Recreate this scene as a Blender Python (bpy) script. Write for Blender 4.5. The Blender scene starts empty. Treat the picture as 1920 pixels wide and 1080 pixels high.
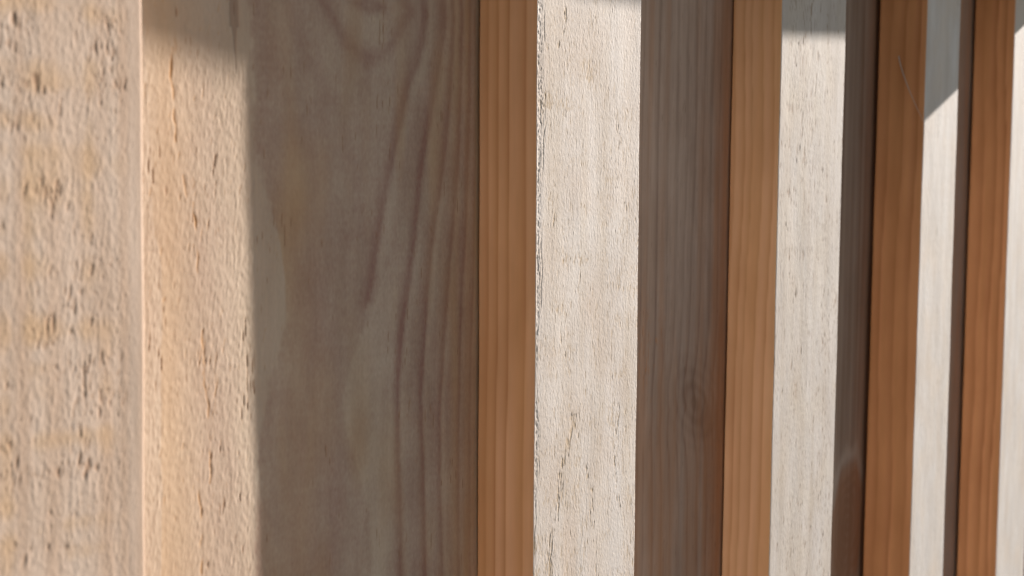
import bpy, math
import numpy as np
from mathutils import Matrix, Vector

# ---------------------------------------------------------------- scene, camera, light
# X runs along the wall to the right, Y into the wall, Z up; the cover boards' faces lie at Y = 0
S = bpy.context.scene
C = S.collection
MM = 0.001

YAW, PITCH, ROLL, F = math.radians(33.645), math.radians(4.25), math.radians(0.5), 2667.0
CAM = np.array([-0.33573692, -0.21552016, 0.02958597])
fw = np.array([math.cos(YAW) * math.cos(PITCH), math.sin(YAW) * math.cos(PITCH), -math.sin(PITCH)])
rt = np.cross(fw, [0, 0, 1]); rt /= np.linalg.norm(rt)
up = np.cross(rt, fw)
rt, up = math.cos(ROLL) * rt + math.sin(ROLL) * up, math.cos(ROLL) * up - math.sin(ROLL) * rt
cd = bpy.data.cameras.new('camera')
cam = bpy.data.objects.new('camera', cd); C.objects.link(cam)
m = Matrix.Identity(4)
for i in range(3):
    m[i][0], m[i][1], m[i][2], m[i][3] = rt[i], up[i], -fw[i], CAM[i]
cam.matrix_world = m
cd.sensor_width = 36; cd.lens = F / 1920 * 36
cd.clip_start = 0.01; cd.clip_end = 500
cd.dof.use_dof = True; cd.dof.focus_distance = 0.435; cd.dof.aperture_fstop = 25
S.camera = cam

SUN = np.array([1.0, -0.2174, 0.350]); SUN /= np.linalg.norm(SUN)
EL = math.asin(SUN[2]); AZ = math.atan2(SUN[0], SUN[1])
W = bpy.data.worlds.new('World'); S.world = W; W.use_nodes = True
wn = W.node_tree.nodes; wl = W.node_tree.links
sky = wn.new('ShaderNodeTexSky'); sky.sky_type = 'NISHITA'; sky.sun_disc = False
sky.sun_elevation = EL; sky.sun_rotation = AZ; sky.dust_density = 0.2; sky.ozone_density = 1.6
wn['Background'].inputs['Strength'].default_value = 0.05
wl.new(sky.outputs[0], wn['Background'].inputs['Color'])
sd = bpy.data.lights.new('sun', 'SUN'); sd.energy = 5.0; sd.angle = math.radians(0.55); sd.color = (1.0, 0.94, 0.89)
so = bpy.data.objects.new('sun', sd); C.objects.link(so)
so.rotation_euler = Vector(SUN).to_track_quat('Z', 'Y').to_euler(); so.location = (2, -2, 2)
S.view_settings.view_transform = 'Standard'; S.view_settings.look = 'None'
S.view_settings.gamma = 1; S.view_settings.use_curve_mapping = False
S.view_settings.exposure = 1.14
S.cycles.max_bounces = 10; S.cycles.diffuse_bounces = 8

def board_point(px, py, Y):
    """point of the plane at depth Y (mm) in board coordinates (u, z) in mm, for a place read off the photograph"""
    d = fw + rt * (px - 960) / F + up * (540 - py) / F
    p = CAM + d * ((Y * MM - CAM[1]) / d[1])
    return p[0] * 1000, p[2] * 1000

# ---------------------------------------------------------------- noise fields
def noise(shape, cell, corr, seed, shear=0.0):
    """gaussian noise, unit deviation; shape (rows z, columns s), cell and corr in mm (z, s)"""
    g = np.random.default_rng(seed).standard_normal(shape)
    kz = np.fft.fftfreq(shape[0], cell[0])[:, None]; ks = np.fft.rfftfreq(shape[1], cell[1])[None, :]
    fl = np.exp(-2 * math.pi ** 2 * (((kz + shear * ks) * corr[0]) ** 2 + (ks * corr[1]) ** 2) * 0.5)
    r = np.fft.irfft2(np.fft.rfft2(g) * fl, s=shape)
    return (r - r.mean()) / (r.std() + 1e-9)

def sstep(a, b, x):
    t = np.clip((x - a) / (b - a), 0, 1)
    return t * t * (3 - 2 * t)

def line_dist(U, Z, pts):
    """distance to a polyline and side (positive = right of a line that runs downwards)"""
    best = np.full(U.shape, 1e9); side = np.zeros(U.shape)
    for (x0, z0), (x1, z1) in zip(pts[:-1], pts[1:]):
        dx, dz = x1 - x0, z1 - z0
        t = np.clip(((U - x0) * dx + (Z - z0) * dz) / (dx * dx + dz * dz), 0, 1)
        ex, ez = U - x0 - t * dx, Z - z0 - t * dz
        d = np.hypot(ex, ez)
        s = -(dx * ez - dz * ex)
        k = d < best
        best = np.where(k, d, best); side = np.where(k, np.sign(s), side)
    return best, -side

def pl(Y, *pts, n=5):
    """polyline through places read off the photograph, rounded by a Catmull-Rom spline"""
    p = [np.array(board_point(x, y, Y)) for x, y in pts]
    p = [2 * p[0] - p[1]] + p + [2 * p[-1] - p[-2]]
    out = []
    for a, b, c, d in zip(p, p[1:], p[2:], p[3:]):
        for t in np.arange(n) / n:
            out.append(0.5 * (2 * b + (c - a) * t + (2 * a - 5 * b + 4 * c - d) * t * t + (3 * b - a - 3 * c + d) * t ** 3))
    return [tuple(q) for q in out + [p[-2]]]

# ---------------------------------------------------------------- materials
def wood(name, early, late, pit, stain, rough=0.75, grain=0.10, fine=0.25, bump=0.25, bscale=1.0):
    mt = bpy.data.materials.new(name); mt.use_nodes = True
    nt = mt.node_tree; n = nt.nodes; l = nt.links
    bs = n['Principled BSDF']
    def attr(a):
        x = n.new('ShaderNodeAttribute'); x.attribute_name = a; return x.outputs['Fac']
    def mix(fac, a, b, blend='MIX'):
        x = n.new('ShaderNodeMix'); x.data_type = 'RGBA'; x.blend_type = blend
        for sock, v in ((x.inputs[0], fac), (x.inputs[6], a), (x.inputs[7], b)):
            if isinstance(v, (tuple, list)): sock.default_value = (*v, 1)
            elif isinstance(v, (float, int)): sock.default_value = v
            else: l.new(v, sock)
        return x.outputs[2]
    tc = n.new('ShaderNodeTexCoord')
    def nz(scale, stretch, detail=4, r=0.6):
        mp = n.new('ShaderNodeMapping'); mp.inputs['Scale'].default_value = stretch
        l.new(tc.outputs['Object'], mp.inputs['Vector'])
        x = n.new('ShaderNodeTexNoise'); x.inputs['Scale'].default_value = scale
        x.inputs['Detail'].default_value = detail; x.inputs['Roughness'].default_value = r
        l.new(mp.outputs[0], x.inputs['Vector']); return x.outputs['Fac']
    def rng(v, a, b, c, d):
        x = n.new('ShaderNodeMapRange'); l.new(v, x.inputs[0])
        for i, q in enumerate((a, b, c, d)): x.inputs[i + 1].default_value = q
        return x.outputs[0]
    col = mix(attr('ring'), early, late)
    col = mix(attr('stain'), col, stain)
    # fibres: long and thin along the board
    fib = nz(900 * bscale, (1, 1, 0.05), 5, 0.65)
    col = mix(grain, col, mix(rng(fib, 0.3, 0.7, 0, 1), (0.25, 0.2, 0.16), (1, 1, 1)), 'MULTIPLY')
    blot = nz(70, (1, 1, 0.35), 3, 0.6)
    col = mix(1.0, col, mix(rng(blot, 0.35, 0.65, 0, 1), (0.93, 0.90, 0.87), (1.04, 1.04, 1.04)), 'MULTIPLY')
    col = mix(attr('pit'), col, pit)
    col = mix(attr('resin'), col, (0.20, 0.09, 0.055))
    l.new(col, bs.inputs['Base Color'])
    bs.inputs['Roughness'].default_value = rough
    bs.inputs['Specular IOR Level'].default_value = 0.15
    b1 = n.new('ShaderNodeBump'); b1.inputs['Distance'].default_value = 0.0002; b1.inputs['Strength'].default_value = bump
    l.new(fib, b1.inputs['Height'])
    b2 = n.new('ShaderNodeBump'); b2.inputs['Distance'].default_value = 0.0002; b2.inputs['Strength'].default_value = fine
    l.new(nz(2600 * bscale, (1, 1, 0.35), 3, 0.7), b2.inputs['Height']); l.new(b1.outputs[0], b2.inputs['Normal'])
    l.new(b2.outputs[0], bs.inputs['Normal'])
    return mt

PIT = (0.40, 0.26, 0.13)
M = {}
M['near'] = wood('sawn_tan_pine', (0.62, 0.48, 0.375), (0.56, 0.40, 0.29), (0.36, 0.20, 0.11), (0.58, 0.38, 0.22), bscale=0.8)
M['pale'] = wood('sawn_pale_pine', (0.69, 0.615, 0.55), (0.64, 0.55, 0.46), (0.49, 0.36, 0.23), (0.63, 0.52, 0.43))
M['pale_far'] = wood('sawn_greyish_pine', (0.585, 0.525, 0.47), (0.52, 0.45, 0.38), (0.34, 0.24, 0.17), (0.57, 0.49, 0.40))
M['white_far'] = wood('sawn_whitish_pine', (0.63, 0.58, 0.53), (0.58, 0.52, 0.46), (0.46, 0.38, 0.30), (0.62, 0.54, 0.46))
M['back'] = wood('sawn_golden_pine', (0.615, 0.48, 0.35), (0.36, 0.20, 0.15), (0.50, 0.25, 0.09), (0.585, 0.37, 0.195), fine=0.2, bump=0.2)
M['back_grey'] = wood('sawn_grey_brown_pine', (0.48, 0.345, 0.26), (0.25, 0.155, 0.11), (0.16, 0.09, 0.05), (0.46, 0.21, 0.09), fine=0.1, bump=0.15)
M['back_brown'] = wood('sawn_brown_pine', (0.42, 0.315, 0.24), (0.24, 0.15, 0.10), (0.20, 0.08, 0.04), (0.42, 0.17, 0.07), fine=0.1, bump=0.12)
M['edge'] = wood('planed_orange_edge', (0.88, 0.54, 0.31), (0.62, 0.27, 0.11), (0.3, 0.1, 0.04), (0.76, 0.41, 0.18), rough=0.55, grain=0.06, fine=0.04, bump=0.05)
M['edge_dark'] = wood('planed_red_brown_edge', (0.80, 0.39, 0.18), (0.42, 0.14, 0.05), (0.28, 0.1, 0.04), (0.66, 0.31, 0.13), rough=0.5, grain=0.05, fine=0.03, bump=0.04)
M['eave'] = wood('dark_eave_wood', (0.07, 0.05, 0.035), (0.05, 0.035, 0.025), (0.03, 0.02, 0.015), (0.06, 0.045, 0.03))  # unseen eave made dark to cut light bounced onto the board tops

def ground_mat():
    mt = bpy.data.materials.new('dry_ground'); mt.use_nodes = True
    n = mt.node_tree.nodes; l = mt.node_tree.links
    x = n.new('ShaderNodeTexNoise'); x.inputs['Scale'].default_value = 9; x.inputs['Detail'].default_value = 8
    r = n.new('ShaderNodeValToRGB')
    r.color_ramp.elements[0].color = (0.125, 0.105, 0.08, 1); r.color_ramp.elements[1].color = (0.27, 0.22, 0.165, 1)
    tc = n.new('ShaderNodeTexCoord'); l.new(tc.outputs['Object'], x.inputs['Vector'])
    l.new(x.outputs['Fac'], r.inputs[0]); l.new(r.outputs[0], n['Principled BSDF'].inputs['Base Color'])
    n['Principled BSDF'].inputs['Roughness'].default_value = 0.95
    return mt

# ---------------------------------------------------------------- mesh helpers
def mesh_from_grid(name, P, attrs, mats, matidx, closed, parent, caps=True):
    """P (rows, cols, 3) in metres; closed joins last column to the first; caps close both ends"""
    R, N, _ = P.shape
    me = bpy.data.meshes.new(name)
    cols = N if closed else N - 1
    i = np.arange(R - 1)[:, None] * N; j = np.arange(cols)[None, :]; k = (j + 1) % N
    quads = np.stack([i + j, i + k, i + N + k, i + N + j], -1).reshape(-1, 4)
    nq = len(quads)
    extra = []
    if caps and closed:
        extra = [np.arange(N)[::-1], (R - 1) * N + np.arange(N)]
    loops = np.concatenate([quads.ravel()] + extra)
    starts = list(np.arange(nq) * 4); pos = nq * 4
    for e in extra: starts.append(pos); pos += len(e)
    me.vertices.add(R * N); me.vertices.foreach_set('co', P.reshape(-1).astype(np.float32))
    me.loops.add(len(loops)); me.loops.foreach_set('vertex_index', loops.astype(np.int32))
    me.polygons.add(len(starts)); me.polygons.foreach_set('loop_start', np.array(starts, np.int32))
    sm = np.ones(len(starts), bool)
    if len(extra): sm[-2:] = False
    me.polygons.foreach_set('use_smooth', sm)
    mi = np.zeros(len(starts), np.int32)
    mi[:nq] = np.broadcast_to(matidx[None, :cols], (R - 1, cols)).ravel()
    for mt in mats: me.materials.append(mt)
    me.polygons.foreach_set('material_index', mi)
    me.update(calc_edges=True); me.validate()
    for a, v in attrs.items():
        at = me.attributes.new(a, 'FLOAT', 'POINT'); at.data.foreach_set('value', np.clip(v, 0, 1).reshape(-1).astype(np.float32))
    o = bpy.data.objects.new(name, me); C.objects.link(o)
    o.parent = parent
    return o

def rows(z0, z1, step, zlo, zhi):
    """z rows in mm: fine between z0 and z1, widening outside down to zlo and up to zhi"""
    fine = np.arange(z0, z1, step)
    def widen(start, end, sgn):
        out, s, z = [], step, start
        while True:
            s = min(s * 1.5, 25); z += sgn * s
            if (z - end) * sgn >= 0: break
            out.append(z)
        return out + [end]
    return np.array(widen(fine[0], zlo, -1)[::-1] + list(fine) + widen(fine[-1], zhi, 1)), len(fine), len(widen(fine[0], zlo, -1))

ZLO, ZHI = -1080.0, 260.0

def board(name, parent, uL, uR, Y0, Y1, z0, z1, step, paint, mats, rad=(0.5, 0.8), side_step=0.8, seed=0, ds=None):
    """One sawn board. uL, uR: (position at z=0, drift per mm of z). paint(U, Z, s, part) -> height, ring, pit, stain over the fine zone."""
    ds = ds or step
    z, nf, nlo = rows(z0, z1, step, ZLO, ZHI)
    w = uR[0] - uL[0]; t = Y1 - Y0
    pts = []                                                # (fraction-anchored u, Y, normal u, normal Y, side code)
    rl, rr = rad
    for q in np.arange(t - 0.01, rl, -side_step): pts.append((0, q, -1, 0, 0))
    for a in np.linspace(0, 90, 5):
        a = math.radians(a); pts.append((rl - rl * math.cos(a), rl - rl * math.sin(a), -math.cos(a), -math.sin(a), 0 if a < .8 else 1))
    for q in np.arange(rl + ds, w - rr - ds / 2, ds): pts.append((q, 0, 0, -1, 1))
    for a in np.linspace(90, 0, 7):
        a = math.radians(a); pts.append((w - rr + rr * math.cos(a), rr - rr * math.sin(a), math.cos(a), -math.sin(a), 1 if a > .4 else 2))
    for q in np.arange(rr + 1, t, 2.5): pts.append((w, q, 1, 0, 2))
    pts.append((w, t, 1, 0, 2))
    pts = np.array(pts, float); N = len(pts)
    uf, yf, nu, ny, code = pts.T
    arc = np.concatenate([[0], np.cumsum(np.hypot(np.diff(uf), np.diff(yf)))])
    zf = z[nlo:nlo + nf]
    Uf = uL[0] + uf[None, :] + 0 * zf[:, None]; Zf = zf[:, None] + 0 * Uf
    H, ring, pit, stain = paint(Uf, Zf, uf[None, :] + 0 * Zf, yf[None, :] + 0 * Zf, code[None, :] + 0 * Zf, (step, ds), (nf, N))
    # rows outside the fine zone repeat the pattern mirrored
    idx = np.arange(len(z)) - nlo; 
    out_lo = np.round((zf[0] - z) / step).astype(int); out_hi = np.round((z - zf[-1]) / step).astype(int)
    idx = np.where(idx < 0, np.abs(out_lo) % nf, np.where(idx >= nf, nf - 1 - np.abs(out_hi) % nf, idx))
    H, ring, pit, stain = H[idx], ring[idx], pit[idx], stain[idx]
    fade = np.where((np.arange(len(z)) < nlo) | (np.arange(len(z)) >= nlo + nf), 0.3, 1.0)[:, None]
    H = H * fade
    base_u = (uL[0] + z * uL[1])[:, None] + uf[None, :] * ((w + z * (uR[1] - uL[1])) / w)[:, None]
    bow = 0.12 * np.sin(z / 23.0 + seed) + 0.08 * np.sin(z / 9.0 + 2 * seed)
    P = np.empty((len(z), N, 3))
    P[..., 0] = base_u + bow[:, None] + H * nu[None, :]
    P[..., 1] = Y0 + yf[None, :] + H * ny[None, :]
    P[..., 2] = z[:, None]
    mi = (code[np.minimum(np.arange(N) + 1, N - 1)] == 1).astype(int)   # 0 = edges, 1 = sawn face
    mi = np.where(code == 2, 1, mi)
    return mesh_from_grid(name, P * MM, {'ring': ring, 'pit': pit, 'stain': stain}, mats, mi.astype(np.int32), True, parent)

# ---------------------------------------------------------------- the wall
wall = bpy.data.objects.new('timber_cladding', None); C.objects.link(wall)
wall['label'] = 'rough sawn upright pine boards in low sun, pale cover boards over shaded recessed ones'
wall['category'] = 'wooden cladding'; wall['kind'] = 'thing'
wall.location = (0, 0, 0)

def sawn(shape, cell, seed, fine=0.018, mid=0.03, tear=1.75, depth=0.28, tl=1.5, tw=0.28, size=1.0):
    """height (mm, negative = in) and pit mask of a band sawn face"""
    a = noise(shape, cell, (0.55 * size, 0.16 * size), seed)
    b = noise(shape, cell, (1.9 * size, 0.36 * size), seed + 1)
    c = noise(shape, cell, (12, 5), seed + 2)
    saw = noise(shape, cell, (0.8, 14), seed + 3)           # faint level marks of the band saw
    clus = noise(shape, cell, (9, 3.0), seed + 4); sawc = noise(shape, cell, (2.2, 12), seed + 5)
    t1 = noise(shape, cell, (tl, tw), seed + 6, 0.12); t2 = noise(shape, cell, (tl * .45, tw * .8), seed + 7, -0.2)
    gate = 0.45 * clus + 0.45 * sawc
    p = np.clip((t1 + gate - tear) / 1.2, 0, 1.2) + 0.8 * np.clip((t2 + gate - tear - .15) / 1.1, 0, 1)
    H = fine * a + mid * b + 0.03 * c + 0.004 * saw - depth * np.minimum(p, 1.3)
    return H, p, saw, clus, a

def side_rings(yf, Z, bounds, t, wob=0.3, seed=0, per=1.0):
    """sawtooth growth rings across a board's edge: dark start after each boundary, fading"""
    y = yf + wob * np.sin(Z / 37 + seed) + wob * .4 * np.sin(Z / 13 + seed * 2)
    out = np.zeros_like(y)
    for a, b, k in bounds:
        q = (y - a) / (b - a)
        out = np.where((q >= 0) & (q < 1), k * np.clip(1 - q, 0, 1) ** 2.4 * sstep(0, 0.06, q), out)
    return out

# --- nearest cover board, mostly out of the frame on the left
def paint_near(U, Z, s, y, code, cell, shape):
    H, p, saw, clus, a = sawn(shape, cell, 11, fine=0.017, mid=0.010, tear=1.8, depth=0.10, tl=1.3, tw=0.22, size=0.85)
    calm = sstep(61.5, 55, s) * 0.75 + 0.25                 # calmer close to the right arris
    H = H * calm; p = p * calm
    st = np.clip(0.22 * noise(shape, cell, (22, 1.6), 31) + 0.28 * noise(shape, cell, (2.2, 9), 32), 0, .8) * sstep(60, 50, s)
    ring = np.clip(0.4 + 0.3 * noise(shape, cell, (60, 1.6), 33), 0, 1)
    return H, ring, np.clip(p, 0, 1) * 0.65, st

board('cover_board', wall, (-205, 0), (-142.75, 0.0052), 0, 20, -75, 85, 0.25, paint_near, [M['edge'], M['near']], rad=(0.5, 0.9), seed=1.0)

# --- the board in focus
def paint_focus(U, Z, s, y, code, cell, shape):
    front = (code > 0)
    H, p, saw, clus, a = sawn(shape, cell, 551, fine=0.015, mid=0.006, tear=1.6, depth=0.032, tl=0.9, tw=0.14, size=0.5)
    # torn strip along the left arris, wide at the top and closing downwards
    wid = 4.2 - 2.6 * sstep(60, -40, Z) + 0.8 * noise(shape, cell, (5, 30), 60)
    wid = np.maximum(wid, 0.5)
    strip = sstep(wid, wid * 0.35, s) * sstep(0.1, 0.9, s) * front
    H = H + strip * (0.05 * noise(shape, cell, (0.32, 0.22), 61) + 0.022 * noise(shape, cell, (1.2, 0.4), 64) - 0.10)
    # crack that closes the strip off
    crack = np.exp(-((s - wid) / 0.22) ** 2) * np.clip(noise(shape, cell, (5, 8), 62) + 0.5, 0, 1) * front
    H = H - 0.12 * crack
    shred = np.zeros(shape)
    for pts, w0, k in ((pl(0, (1074, 780), (1064, 840), (1052, 880), (1046, 950), (1034, 1000), (1028, 1100)), 1.5, 1.0),
                       (pl(0, (1076, 795), (1092, 860), (1108, 920), (1112, 1000), (1118, 1090)), 1.3, 0.42),
                       (pl(0, (1160, 760), (1152, 900), (1165, 960)), 1.3, 0.42),
                       (pl(0, (1064, -10), (1060, 50), (1050, 85)), 1.2, 0.5),
                       (pl(0, (1045, 300), (1040, 420)), 1.6, 0.3), (pl(0, (1160, 200), (1158, 350), (1188, 410)), 1.8, 0.3),
                       (pl(0, (1062, 590), (1058, 700)), 1.0, 0.35)):
        d, _ = line_dist(U, Z, pts)
        shred = np.maximum(shred, k * np.exp(-(d / w0) ** 2))
    t = noise(shape, cell, (1.0, 0.2), 366, 0.1) + 0.4 * noise(shape, cell, (2.5, 0.6), 67)
    sp = np.clip((t + 1.6 * shred - 1.35) / 1.0, 0, 1) * sstep(0.05, 0.3, shred)
    H = H - 0.085 * sp
    H = np.where(front, H, 0.012 * noise(shape, cell, (20, 1.5), 70))
    p = np.clip(p * 0.7 + 0.8 * sp + 0.25 * crack, 0, 1) * front
    # fine upright lines of torn grain
    lines = np.clip(noise(shape, cell, (1.4, 0.14), 68) - 1.0, 0, 1.2) * np.clip(0.8 * noise(shape, cell, (12, 3.5), 69) + .7, 0, 1.3)
    H = H - 0.03 * lines * front; p = np.clip(p + 0.55 * lines, 0, 1) * front
    ring_f = np.clip(0.22 + 0.22 * noise(shape, cell, (45, 2.0), 71) + 0.5 * sstep(7, 3, np.abs(s - 8)) * sstep(-40, 30, Z), 0, 1)
    ring_e = side_rings(y, Z, [(-1, 3.4, .75), (3.4, 9.2, .85), (9.2, 13.0, .95), (13.0, 16.2, 1.0), (16.2, 22, .8)], 20, 0.25, 1.0)
    d, sd_ = line_dist(U, Z, pl(0, (1066, 850), (1055, 930), (1048, 1100)))
    pink = sstep(11, 7, s) * 0
    tri = sstep(0, 3, (U - board_point(1050, 1000, 0)[0])) * sstep(11, 8, (U - board_point(1050, 1000, 0)[0])) * sstep(-58, -75, Z)
    st = np.clip(tri * 0.8 + 0.15 + 0.15 * noise(shape, cell, (6, 6), 73), 0, 1) * front
    st = np.where(front, st, np.clip(0.2 + 0.25 * noise(shape, cell, (40, 2), 74), 0, 1))
    return H, np.where(front, ring_f, ring_e), p, st
board('cover_board', wall, (0.0, -0.0045), (60.2, -0.0065), 0, 19.4, -150, 112, 0.26, paint_focus, [M['edge'], M['pale']], rad=(0.35, 0.7), seed=2.0, ds=0.2, side_step=0.4)

# --- third cover board
def paint_third(U, Z, s, y, code, cell, shape):
    front = code > 0
    H, p, saw, clus, a = sawn(shape, cell, 91, fine=0.014, mid=0.008, tear=2.3, depth=0.06, tl=1.6, tw=0.22, size=1.0)
    up_ = np.exp(-((s - 28) / 14) ** 2) * sstep(-10, 45, Z)
    t = noise(shape, cell, (1.9, 0.22), 96)
    sp = np.clip((t + 1.2 * up_ - 1.9) / 1.0, 0, 1)
    right = np.exp(-((s - 52) / 9) ** 2) * sstep(60, 20, Z)
    sp += np.clip((noise(shape, cell, (1.4, 0.22), 97) + 0.8 * right - 1.9), 0, 1)
    H = np.where(front, H - 0.08 * sp, 0.012 * noise(shape, cell, (20, 1.5), 98))
    ring_f = np.clip(0.3 + 0.3 * noise(shape, cell, (50, 1.8), 99), 0, 1)
    yy = y + 1.3 * np.sin(Z / 60.0) + 0.5 * np.sin(Z / 19.0)
    ring_e = side_rings(yy, Z, [(-3, 3, .6), (3, 7.5, .75), (7.5, 12, .65), (12, 15, .6), (15, 19, .75), (19, 24, .6)], 20, 0.4, 2.0)
    st = np.where(front, 0.25 + 0.2 * noise(shape, cell, (8, 5), 95), 0.15 + 0.2 * noise(shape, cell, (40, 2), 94))
    return H, np.where(front, ring_f, ring_e), np.clip(p * .8 + sp, 0, 1) * front, st
board('cover_board', wall, (169.2, 0.0016), (235.6, 0.0054), 0, 19.8, -180, 140, 0.38, paint_third, [M['edge'], M['pale_far']], rad=(0.5, 0.8), seed=3.0, ds=0.34, side_step=0.5)

# --- the boards beyond
def paint_far(sd, streaks, pitk=0.5):
    def f(U, Z, s, y, code, cell, shape):
        front = code > 0
        H, p, saw, clus, a = sawn(shape, cell, sd, fine=0.015, mid=0.012, tear=2.4, depth=0.05, tl=2.4, tw=0.4, size=1.6)
        H = np.where(front, H, 0.01 * noise(shape, cell, (20, 1.5), sd + 20))
        yy = y + 1.0 * np.sin(Z / 80.0 + sd) + 0.4 * np.sin(Z / 21.0)
        st = np.where(front, 0.3 + 0.3 * noise(shape, cell, (6, 5), sd + 21), 0.2 + 0.3 * noise(shape, cell, (50, 2), sd + 22))
        return H, np.where(front, 0.35 + 0.2 * noise(shape, cell, (50, 2), sd + 23), side_rings(yy, Z, streaks, 20, 0.4, sd)), p * pitk * front, st
    return f
RG4 = [(-3, 3, .4), (3, 10, .8), (10, 17, .8), (17, 25, .6)]
RG5 = [(-3, 4, .7), (4, 9, .9), (9, 16, .8), (16, 25, .6)]
board('cover_board', wall, (341.6, 0.0077), (395.8, 0.0), 0, 23.2, -215, 165, 0.6, paint_far(131, RG4), [M['edge_dark'], M['white_far']], rad=(0.6, 0.8), seed=4.0)
b5r = board_point(1919, 1080, 0)
board('cover_board', wall, (500.4, 0.003), (b5r[0], 0.0), 0, 22.4, -245, 190, 0.7, paint_far(171, RG5), [M['edge_dark'], M['white_far']], rad=(0.6, 0.8), seed=5.0)
board('cover_board', wall, (668.0, 0.0), (726.0, 0.0), 0, 22.0, -200, 150, 2.0, paint_far(191, RG4), [M['edge_dark'], M['white_far']], rad=(0.6, 0.8), seed=6.0)

# --- recessed boards
def back_board(u0, u1, Y0, z0, z1, step, paint, mat, vis, tilt=0.0, thick=20):
    """vis: range of u that is sampled finely"""
    z, nf, nlo = rows(z0, z1, step, ZLO, ZHI)
    uf = np.concatenate([np.arange(u0, vis[0], 3.0), np.arange(vis[0], vis[1], step), np.arange(vis[1], u1, 3.0), [u1]])
    N = len(uf); zf = z[nlo:nlo + nf]
    U = uf[None, :] + 0 * zf[:, None]; Z = zf[:, None] + 0 * U
    H, ring, pit, stain, resin = (paint(U, Z, (step, step), (nf, N)) + (0 * U,))[:5]
    idx = np.arange(len(z)) - nlo
    out_lo = np.round((zf[0] - z) / step).astype(int); out_hi = np.round((z - zf[-1]) / step).astype(int)
    idx = np.where(idx < 0, np.abs(out_lo) % nf, np.where(idx >= nf, nf - 1 - np.abs(out_hi) % nf, idx))
    H, ring, pit, stain, resin = H[idx], ring[idx], pit[idx], stain[idx], resin[idx]
    def ext(a, v0, v1): return np.concatenate([np.full((len(z), 1), v0) if v0 is not None else a[:, :1], a, np.full((len(z), 1), v1) if v1 is not None else a[:, -1:]], 1)
    P = np.empty((len(z), N + 2, 3))
    P[:, 1:-1, 0] = uf[None, :]; P[:, 0, 0] = u0; P[:, -1, 0] = u1
    zc = np.clip(z, -130, 90)
    P[:, 1:-1, 1] = Y0 + tilt * zc[:, None] - H
    P[:, 0, 1] = Y0 + thick; P[:, -1, 1] = Y0 + thick
    P[..., 2] = z[:, None]
    at = {'ring': ext(ring, None, None), 'pit': ext(pit, None, None), 'stain': ext(stain, None, None), 'resin': ext(resin, None, None)}
    return mesh_from_grid('recessed_board', P * MM, at, [mat], np.zeros(N + 2, np.int32), True, wall)

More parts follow.
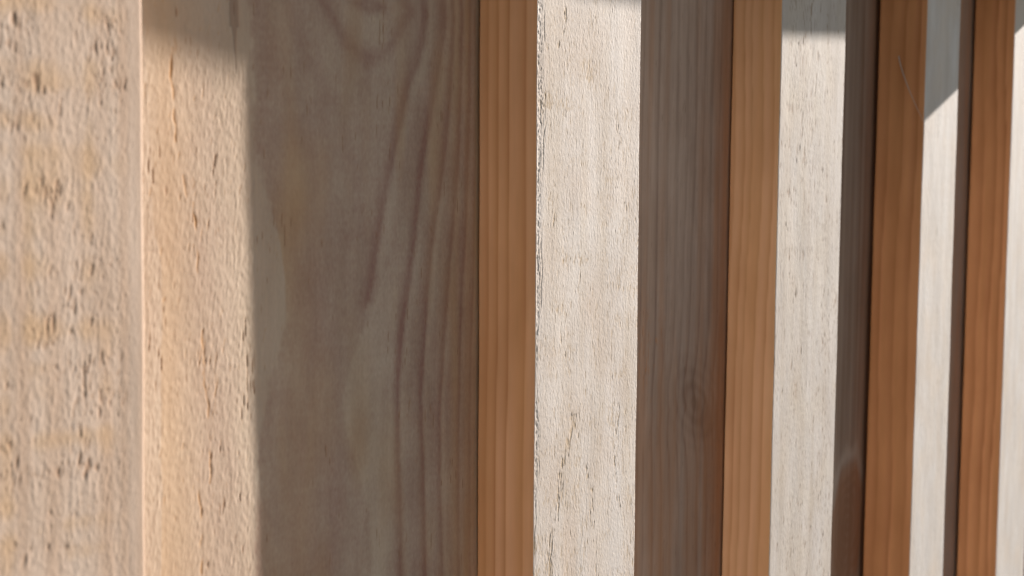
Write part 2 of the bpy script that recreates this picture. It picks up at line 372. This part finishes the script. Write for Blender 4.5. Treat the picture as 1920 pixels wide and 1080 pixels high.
YB = 20.2
def paint_gap1(U, Z, cell, shape):
    wob = 0.32 * noise(shape, cell, (22, 6), 201) + 0.10 * noise(shape, cell, (2, 1), 202)
    Uw, Zw = U + wob, Z + wob
    B = lambda x, y: board_point(x, y, YB)
    H = (0.013 * noise(shape, cell, (0.6, 0.4), 203) + 0.006 * noise(shape, cell, (0.7, 9), 204)
         + 0.02 * noise(shape, cell, (15, 6), 205))
    # woolly sapwood on the left, smoother heart to the right of a wavy limit
    lim, sd_ = line_dist(Uw, Zw, pl(YB, (470, -60), (474, 160), (480, 300), (505, 380), (528, 480), (534, 600), (512, 680), (498, 760), (485, 850), (480, 950), (470, 1150)))
    wool = sstep(-0.4, 0.4, -lim * sd_)
    woolr = wool * sstep(B(300, 600)[0], B(380, 600)[0], U)
    gran = noise(shape, cell, (0.65, 0.2), 206, 0.08) + 0.8 * noise(shape, cell, (1.5, 0.36), 207, 0.08)
    H = H + gran * (0.004 + 0.0085 * woolr)
    # cream strip next to the near cover board
    strip, sds = line_dist(Uw, Zw, pl(YB, (276, 150), (284, 400), (300, 520), (299, 800), (297, 1100)))
    inner = sstep(-0.3, 0.3, -strip * sds)
    H = H + inner * 0.009 * gran
    ring = 0.18 + 0 * U
    st = np.zeros(shape)
    # smooth warm zone between strip and granular zone
    warm = (1 - inner) * sstep(B(410, 600)[0], B(300, 600)[0], U)
    st += 0.42 * warm * (0.75 + 0.2 * noise(shape, cell, (20, 3), 208))
    # brown heart, darkened further to paint in shade beyond the sunlit part
    woolc = sstep(-1.6, 1.0, -lim * sd_ + 0.5 * noise(shape, cell, (1.2, .7), 197)); ring += 0.29 * (1 - woolc) + 0.03 * noise(shape, cell, (6, 10), 209) * (1 - wool) + 0.05 * noise(shape, cell, (40, 5), 210)
    pinkz = np.exp(-((Uw - B(560, 500)[0]) / 7) ** 2) * (1 - wool) * sstep(B(0, 150)[1], B(0, 420)[1], Z)
    ring += 0.16 * pinkz; st += 0.26 * pinkz
    # pale tongue in the lower middle and the pale sweep above it
    c1, s1 = line_dist(Uw, Zw, pl(YB, (705, 555), (672, 640), (642, 740), (656, 840), (676, 915), (690, 1000), (692, 1160)))
    tongue = sstep(-0.6, 1.4, c1 * s1) * sstep(B(0, 470)[1], B(0, 640)[1], Z) * sstep(B(750, 700)[0], B(735, 700)[0], Uw)
    ring -= 0.20 * tongue
    ring -= 0.12 * np.exp(-((Uw - B(700, 250)[0]) / 8) ** 2) * sstep(B(0, 560)[1], B(0, 250)[1], Z)
    ring += (0.016 * noise(shape, cell, (0.5, 7), 217, 0.0) + 0.014 * noise(shape, cell, (8, 0.5), 218, 0.05) + 0.05 * noise(shape, cell, (5, 2.2), 219) + 0.055 * noise(shape, cell, (0.45, 0.25), 220)) * (0.4 + 0.6 * (1 - wool))
    st += np.clip(0.16 * noise(shape, cell, (14, 3.5), 199), 0, .4) * (1 - wool)
    # steep growth rings sweeping down from the top, each a soft dark band with one sharper side
    bands = [((812, -60), (807, 0), (790, 100), (765, 165), (740, 280), (722, 370), (705, 475), (690, 560)),
             ((838, -60), (832, 75), (812, 200), (796, 300), (785, 400), (768, 520), (752, 640), (746, 760), (748, 1120)),
             ((858, -60), (852, 60), (842, 200), (828, 330), (812, 450), (798, 600), (790, 740), (793, 900), (797, 1120)),
             ((872, -60), (868, 100), (861, 260), (850, 420), (838, 560), (828, 700), (824, 850), (828, 1120)),
             ((884, -60), (882, 140), (876, 320), (868, 500), (860, 680), (857, 860), (860, 1120)),
             ((893, -60), (892, 200), (888, 420), (882, 640), (879, 860), (880, 1120))]
    for k, b in enumerate(bands):
        d, sdd = line_dist(Uw, Zw, pl(YB, *b)); q = d * sdd
        w0 = (2.1, 1.8, 1.4, 1.15, 0.95, 0.75)[k]
        g = np.where(q > 0, np.exp(-(q / (w0 * 0.55)) ** 2), np.exp(-(q / (w0 * 1.25)) ** 2))
        ring += (0.42, 0.46, 0.46, 0.42, 0.38, 0.32)[k] * g
        ring -= 0.16 * np.exp(-((q - w0 * 1.5) / (w0 * 0.9)) ** 2)
        H += -0.02 * g
    # arches of the flat sawn figure at the top
    arch = 0 * U
    for pts, w0, k in ((((560, -80), (605, -10), (640, 62), (668, 96), (698, 108), (728, 92), (750, 58), (775, 10), (800, -90)), 2.2, 0.30),
                       (((610, -80), (640, -25), (670, 8), (697, 18), (722, 8), (742, -25), (760, -90)), 1.8, 0.42),
                       (((500, -80), (540, 20), (585, 110), (628, 190), (655, 262), (668, 340)), 2.2, 0.09),
                       (((455, -80), (500, 60), (545, 190), (590, 300), (605, 420)), 2.6, 0.07)):
        d, sdd = line_dist(Uw, Zw, pl(YB, *pts)); ring += 1.15 * k * np.exp(-(d / w0) ** 2); arch = arch + (0.5 if k > .3 else 0) * np.exp(-(d / w0) ** 2)
        H += -0.02 * np.exp(-(d / w0) ** 2)
    dd = np.hypot((U - B(700, 70)[0]) / 13, (Z - B(700, 70)[1]) / 16); ring -= 0.16 * np.exp(-dd ** 2)
    # redder towards the covered side
    red = sstep(B(780, 500)[0], B(905, 500)[0], U); st += 0.55 * red * (0.8 + 0.3 * noise(shape, cell, (60, 1.2), 211))
    # short dark resin ducts
    duct = np.clip(noise(shape, cell, (1.7, 0.14), 212) + 0.5 * noise(shape, cell, (8, 5), 213) - 2.5, 0, 1)
    H -= 0.12 * duct
    pit = 0.6 * duct
    # orange torn streaks in the sunlit part
    for pts, w0, k in ((((322, 90), (325, 150), (330, 265)), 0.35, 1), (((344, 330), (352, 372), (366, 410), (367, 450)), 0.30, .8), (((362, 380), (367, 440), (372, 510)), 0.28, 1),
                       (((378, 620), (384, 720), (392, 790), (395, 905)), 0.30, .9), (((370, 900), (377, 990), (378, 1085)), 0.32, 1),
                       (((333, 50), (322, 150)), 0.5, .5), (((404, 700), (398, 820)), 0.25, .4)):
        d, _ = line_dist(U + 0.15 * wob + 0.22 * noise(shape, cell, (1.2, 3), 198), Z, pl(YB, *pts))
        g = k * np.exp(-(d / w0) ** 2) * np.clip(0.55 + 0.7 * noise(shape, cell, (1.8, 0.8), 214), 0.0, 1)
        H -= 0.10 * g; pit = pit + 0.75 * g
    # scattered small tears
    tz = np.clip(noise(shape, cell, (1.2, 0.25), 215, 0.2) + 0.4 * noise(shape, cell, (8, 4), 216) - 2.1, 0, 1) * wool
    H -= 0.07 * tz; pit = pit + 0.4 * tz
    # narrow reddish resin pocket at the top, tapering into a thin line
    ux, zt = B(441, 0)
    zz = B(441, 50)[1]; ze = B(441, 138)[1]
    half = np.where(Z > zz, 1.35, 1.35 * np.clip((Z - ze) / (zz - ze), 0, 1) ** 2.2 * 0.55)
    half = half + 0.03
    res = sstep(half + 0.3, half - 0.15, np.abs(U - ux - 0.4 * sstep(zt, ze, Z))) * (Z > ze)
    H -= 0.15 * res
    return H, np.clip(ring, 0, 1), np.clip(pit, 0, 1), np.clip(st, 0, 1), np.clip(0.42 * res + 0.12 * arch + 0.6 * duct, 0, 1)
back_board(-173, 26, YB, -92, 75, 0.25, paint_gap1, M['back'], (-128, 2), tilt=0.0050)

def paint_gap2(U, Z, cell, shape):
    Y = 20.6
    B = lambda x, y: board_point(x, y, Y)
    kx, kz = B(1290, 760)
    du, dz = U - kx, Z - kz
    g = np.exp(-(du / 26) ** 2 - (dz / 22) ** 2)
    Uw = U + 0.5 * noise(shape, cell, (30, 8), 221) + 9 * g * np.sign(dz) * np.exp(-(dz / 15) ** 2) * np.clip(dz / 10, -1, 1) * 0.5 + 3.0 * g
    ring = 0.26 + 0.05 * noise(shape, cell, (60, 0.7), 222) + 0.06 * noise(shape, cell, (5, 0.5), 228)
    gl = np.random.default_rng(9); x = 66.0
    while x < 175:
        q = Uw - x; ring += gl.uniform(.2, .42) * np.where(q < 0, np.exp(-(q / 1.7) ** 2), np.exp(-(q / 0.45) ** 2)); x += gl.uniform(4.2, 8.0)
    kn = np.exp(-((du - 14) / 11) ** 2 - ((dz + 3 + du * .35) / 9) ** 2)
    kn2 = np.exp(-((du + 0) / 12) ** 2 - ((dz - 6) / 10) ** 2)
    rk = np.hypot((du - 6) / 16, (dz - 2 + du * 0.35) / 11); ring += 0.45 * kn + 0.22 * kn2 + 0.16 * np.sin(rk * 13) * np.exp(-(rk / 1.3) ** 2)
    ring -= 0.15 * sstep(-20, 30, Z)
    st = 0.55 * sstep(B(1310, 540)[0], B(1375, 540)[0], U) + 0.05 * kn + 0.12 * noise(shape, cell, (40, 2), 223) + 0.30 * sstep(10, -80, Z)
    # torn orange fuzz above the knot
    t = np.clip(noise(shape, cell, (1.8, 0.3), 224) - 1.0, 0, 1) * np.exp(-((U - B(1215, 650)[0]) / 14) ** 2 - ((Z - B(1215, 650)[1]) / 16) ** 2)
    H = 0.015 * noise(shape, cell, (3, 0.4), 225) + 0.01 * noise(shape, cell, (0.6, 8), 226) - 0.2 * t
    H += -0.03 * (ring - .4)
    return H, np.clip(ring, 0, 1), np.clip(0.2 * noise(shape, cell, (1.5, .2), 227) - .3, 0, 1), np.clip(st + 0.8 * t, 0, 1)
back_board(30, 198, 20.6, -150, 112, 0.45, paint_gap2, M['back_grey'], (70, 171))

def paint_gap3(U, Z, cell, shape):
    Y = 25.5
    B = lambda x, y: board_point(x, y, Y)
    kx, kz = B(1588, 985)
    du, dz = (U - kx), (Z - kz)
    r = np.hypot(du / 20, dz / 28)
    r = r + 0.08 * noise(shape, cell, (8, 4), 233); kn = sstep(1.25, 0.8, r)
    ring = 0.62 + 0.15 * noise(shape, cell, (60, 1.5), 231) + kn * (0.35 + 0.15 * np.sin(r * 30))
    halo = np.exp(-((r - 1.25) / 0.16) ** 2) * sstep(0, 12, dz)
    ring -= 0.6 * halo
    st = 0.45 * sstep(B(1600, 540)[0], B(1640, 540)[0], U) + 0.35 * kn + 0.15 * np.exp(-((r - 1.02) / .12) ** 2)
    H = 0.02 * noise(shape, cell, (3, 0.5), 232) + 0.3 * kn * np.cos(r * 1.3)
    return H, np.clip(ring, 0, 1), 0 * U, np.clip(st, 0, 1)
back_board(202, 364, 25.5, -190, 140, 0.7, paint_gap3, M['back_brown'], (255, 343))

def paint_plain(sd):
    def f(U, Z, cell, shape):
        ring = 0.4 + 0.2 * np.sin(U / 0.8 + 1.0 * noise(shape, cell, (60, 8), sd))
        st = 0.2 + 0.2 * noise(shape, cell, (50, 3), sd + 1)
        return 0.02 * noise(shape, cell, (4, 1), sd + 2), np.clip(ring, 0, 1), 0 * U, np.clip(st, 0, 1)
    return f
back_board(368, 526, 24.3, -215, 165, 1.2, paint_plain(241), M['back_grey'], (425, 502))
for k_ in range(4):
    q_ = 838.0 + 170 * k_
    board('cover_board', wall, (q_, 0.0), (q_ + 58, 0.0), 0, 22.0, -200, 150, 3.0, paint_far(301 + 40 * k_, RG5), [M['edge_dark'], M['white_far']], rad=(0.6, 0.8), seed=7.0 + k_, ds=3.0, side_step=2.0)
    back_board(q_ - 134, q_ + 32, 24.3, -150, 100, 4.0, paint_plain(451 + 10 * k_), M['back_brown'], (q_ - 110, q_))
back_board(530, 700, 24.3, -150, 100, 3.0, paint_plain(251), M['back_brown'], (560, 670))
back_board(-345, -177, 21.0, -100, 100, 3.0, paint_plain(261), M['back'], (-300, -210))

for o_ in wall.children:
    t_ = {'recessed_board': 'wide recessed board, half sunlit, with arched grain at the top', 'recessed_board.001': 'shaded grey brown recessed board with a knot low down',
          'recessed_board.002': 'narrow dark strip of recessed board with a reddish knot at the bottom'}.get(o_.name)
    if t_: o_['label'] = t_
# --- wood fibres standing off the arrises, one mesh per board
def fibres(name, parent, items, mat):
    """items: (points in mm, radius in mm)"""
    V, Fc = [], []
    for pts, r in items:
        pts = [Vector(p) * MM for p in pts]; b0 = len(V)
        for i, p in enumerate(pts):
            d = (pts[min(i + 1, len(pts) - 1)] - pts[max(i - 1, 0)]).normalized()
            a = d.orthogonal().normalized(); b = d.cross(a)
            rr = r * MM * (1 - 0.75 * i / (len(pts) - 1))
            for k in range(4):
                an = math.pi / 2 * k; V.append(p + (a * math.cos(an) + b * math.sin(an)) * rr)
        for i in range(len(pts) - 1):
            for k in range(4):
                k2 = (k + 1) % 4; Fc.append((b0 + i * 4 + k, b0 + i * 4 + k2, b0 + i * 4 + 4 + k2, b0 + i * 4 + 4 + k))
    me = bpy.data.meshes.new(name); me.from_pydata([tuple(v) for v in V], [], Fc); me.materials.append(mat); me.update()
    o = bpy.data.objects.new(name, me); C.objects.link(o); o.parent = parent
    return o
rng = np.random.default_rng(5)
def arris_fibres(u, Y, dirx, z0, z1, n, lmax):
    it = []
    for _ in range(n):
        z = rng.uniform(z0, z1); L = rng.uniform(0.25, 1) ** 2 * lmax; lean = rng.uniform(-1.3, 1.3); out = rng.uniform(.3, 1)
        cu = rng.uniform(-.5, .5)
        pts = [(u + dirx * L * out * q + cu * q * q * L * .3, Y - 0.15 * q * L * rng.uniform(-.5, 1.5), z + lean * L * q + cu * L * q * q) for q in (0, .35, .7, 1)]
        it.append((pts, rng.uniform(0.02, 0.045)))
    return it
covers = [o for o in wall.children if o.name.startswith('cover_board')]
o = fibres('wood_fibres', covers[1], arris_fibres(60.0, .5, 1, -130, 90, 70, 0.8) + arris_fibres(0.4, 0.6, -1, -130, 90, 110, 0.8), M['pale']); o['kind'] = 'stuff'
o = fibres('wood_fibres', covers[2], arris_fibres(235.3, .6, 1, -160, 110, 60, 1.2) + arris_fibres(169.7, 0.6, -1, -160, 110, 60, 1.0), M['pale_far']); o['kind'] = 'stuff'
for o_, t_ in zip(covers, ('blurred rough sawn tan cover board filling the left side of the picture', 'sharply focused pale cover board with a torn left corner and a split low down',
        'pale cover board with a level shadow across its top', 'whitish cover board with a slanting shadow corner and a curled fibre on its orange edge',
        'whitish cover board at the right edge of the picture')):
    o_['label'] = t_
# long curved fibre across the shaded edge of the fourth cover board
h = []
for t in np.linspace(0, 1, 12):
    px = 1685 + 46 * t ** 1.3 ; py = 105 + 122 * t
    # lies 1 mm off the left side of the board (plane X = 340.6 mm)
    d = fw + rt * (px - 960) / F + up * (540 - py) / F
    p = CAM + d * ((0.3405 + 0.0077 * 0.07 - CAM[0]) / d[0])
    h.append(tuple(p * 1000))
fibres('curled_fibre', covers[3], [(h, 0.30)], M['white_far'])

# --- eave above the frame: soffit board, fascia and one rafter tail; an unseen light-blocking panel behind
def solid(name, parent, x0, x1, y0, y1, z0, z1, mat, bev=1.0):
    import bmesh
    bm = bmesh.new(); bmesh.ops.create_cube(bm, size=1)
    for v in bm.verts:
        v.co = Vector(((x0 + x1) / 2 + v.co.x * (x1 - x0), (y0 + y1) / 2 + v.co.y * (y1 - y0), (z0 + z1) / 2 + v.co.z * (z1 - z0))) * MM
    bmesh.ops.bevel(bm, geom=bm.edges[:], offset=bev * MM, segments=2, affect='EDGES')
    me = bpy.data.meshes.new(name); bm.to_mesh(me); bm.free(); me.materials.append(mat)
    o = bpy.data.objects.new(name, me); C.objects.link(o); o.parent = parent; return o
E_OUT = 85.0
DROP = SUN[2] / -SUN[1]                                     # fall of a shadow per mm the edge stands out
soffit_z = 86.0 + DROP * E_OUT
solid('soffit_board', wall, -900, 1390, -E_OUT + 18.4, 46, soffit_z + 12, soffit_z + 32, M['eave'])
# the fascia's lower edge is shaped to set the shadow line: (u, height of the shadow it throws on the cover boards)
SHADOW_EDGE = [(-900, 86), (330, 93), (363, 91), (386, 87), (410, 83.5), (449, 85.5), (520, 84.3), (560, 84.8), (627, 90.8), (680, 90), (790, 88), (840, 150), (1900, 150)]
fx = np.arange(-900, 1391, 12.0)
fz = np.interp(fx, [a for a, b in SHADOW_EDGE], [b for a, b in SHADOW_EDGE]); fz = np.convolve(np.pad(fz, 1, 'edge'), [.25, .5, .25], 'valid')
FP = np.zeros((len(fx), 4, 3)); FP[..., 0] = fx[:, None]
FP[:, :, 1] = [-E_OUT, -E_OUT, -E_OUT + 18, -E_OUT + 18]
FP[:, 0, 2] = FP[:, 3, 2] = fz + DROP * E_OUT; FP[:, 1, 2] = FP[:, 2, 2] = soffit_z + 110
o = mesh_from_grid('fascia_board', FP * MM, {}, [M['eave']], np.zeros(4, np.int32), True, wall)
for p_ in o.data.polygons: p_.use_smooth = False
raf_r = 602.0
raf_z = 79.5 + (SUN[2] / SUN[0]) * (raf_r - 398.6)
solid('rafter_tail', wall, raf_r - 50, raf_r, -E_OUT + 18.4, -0.4, raf_z, soffit_z + 11.6, M['eave'])
solid('light_stop_panel', wall, -900, 1390, 47, 59, ZLO, soffit_z + 11, M['eave'])  # added behind the boards to stop light leaking through the joints

# ---------------------------------------------------------------- ground
me = bpy.data.meshes.new('ground')
g = np.linspace(-1, 1, 41); gx = np.sign(g) * np.abs(g) ** 3 * 150
V = [(x, y, -1.1 + (0.02 * math.sin(x * 1.3) * math.cos(y * 1.7) if y < -0.5 else 0)) for y in gx for x in gx]
Fq = [(j * 41 + i, j * 41 + i + 1, (j + 1) * 41 + i + 1, (j + 1) * 41 + i) for j in range(40) for i in range(40)]
me.from_pydata(V, [], Fq); me.materials.append(ground_mat()); me.update()
go = bpy.data.objects.new('ground', me); C.objects.link(go); go['kind'] = 'structure'
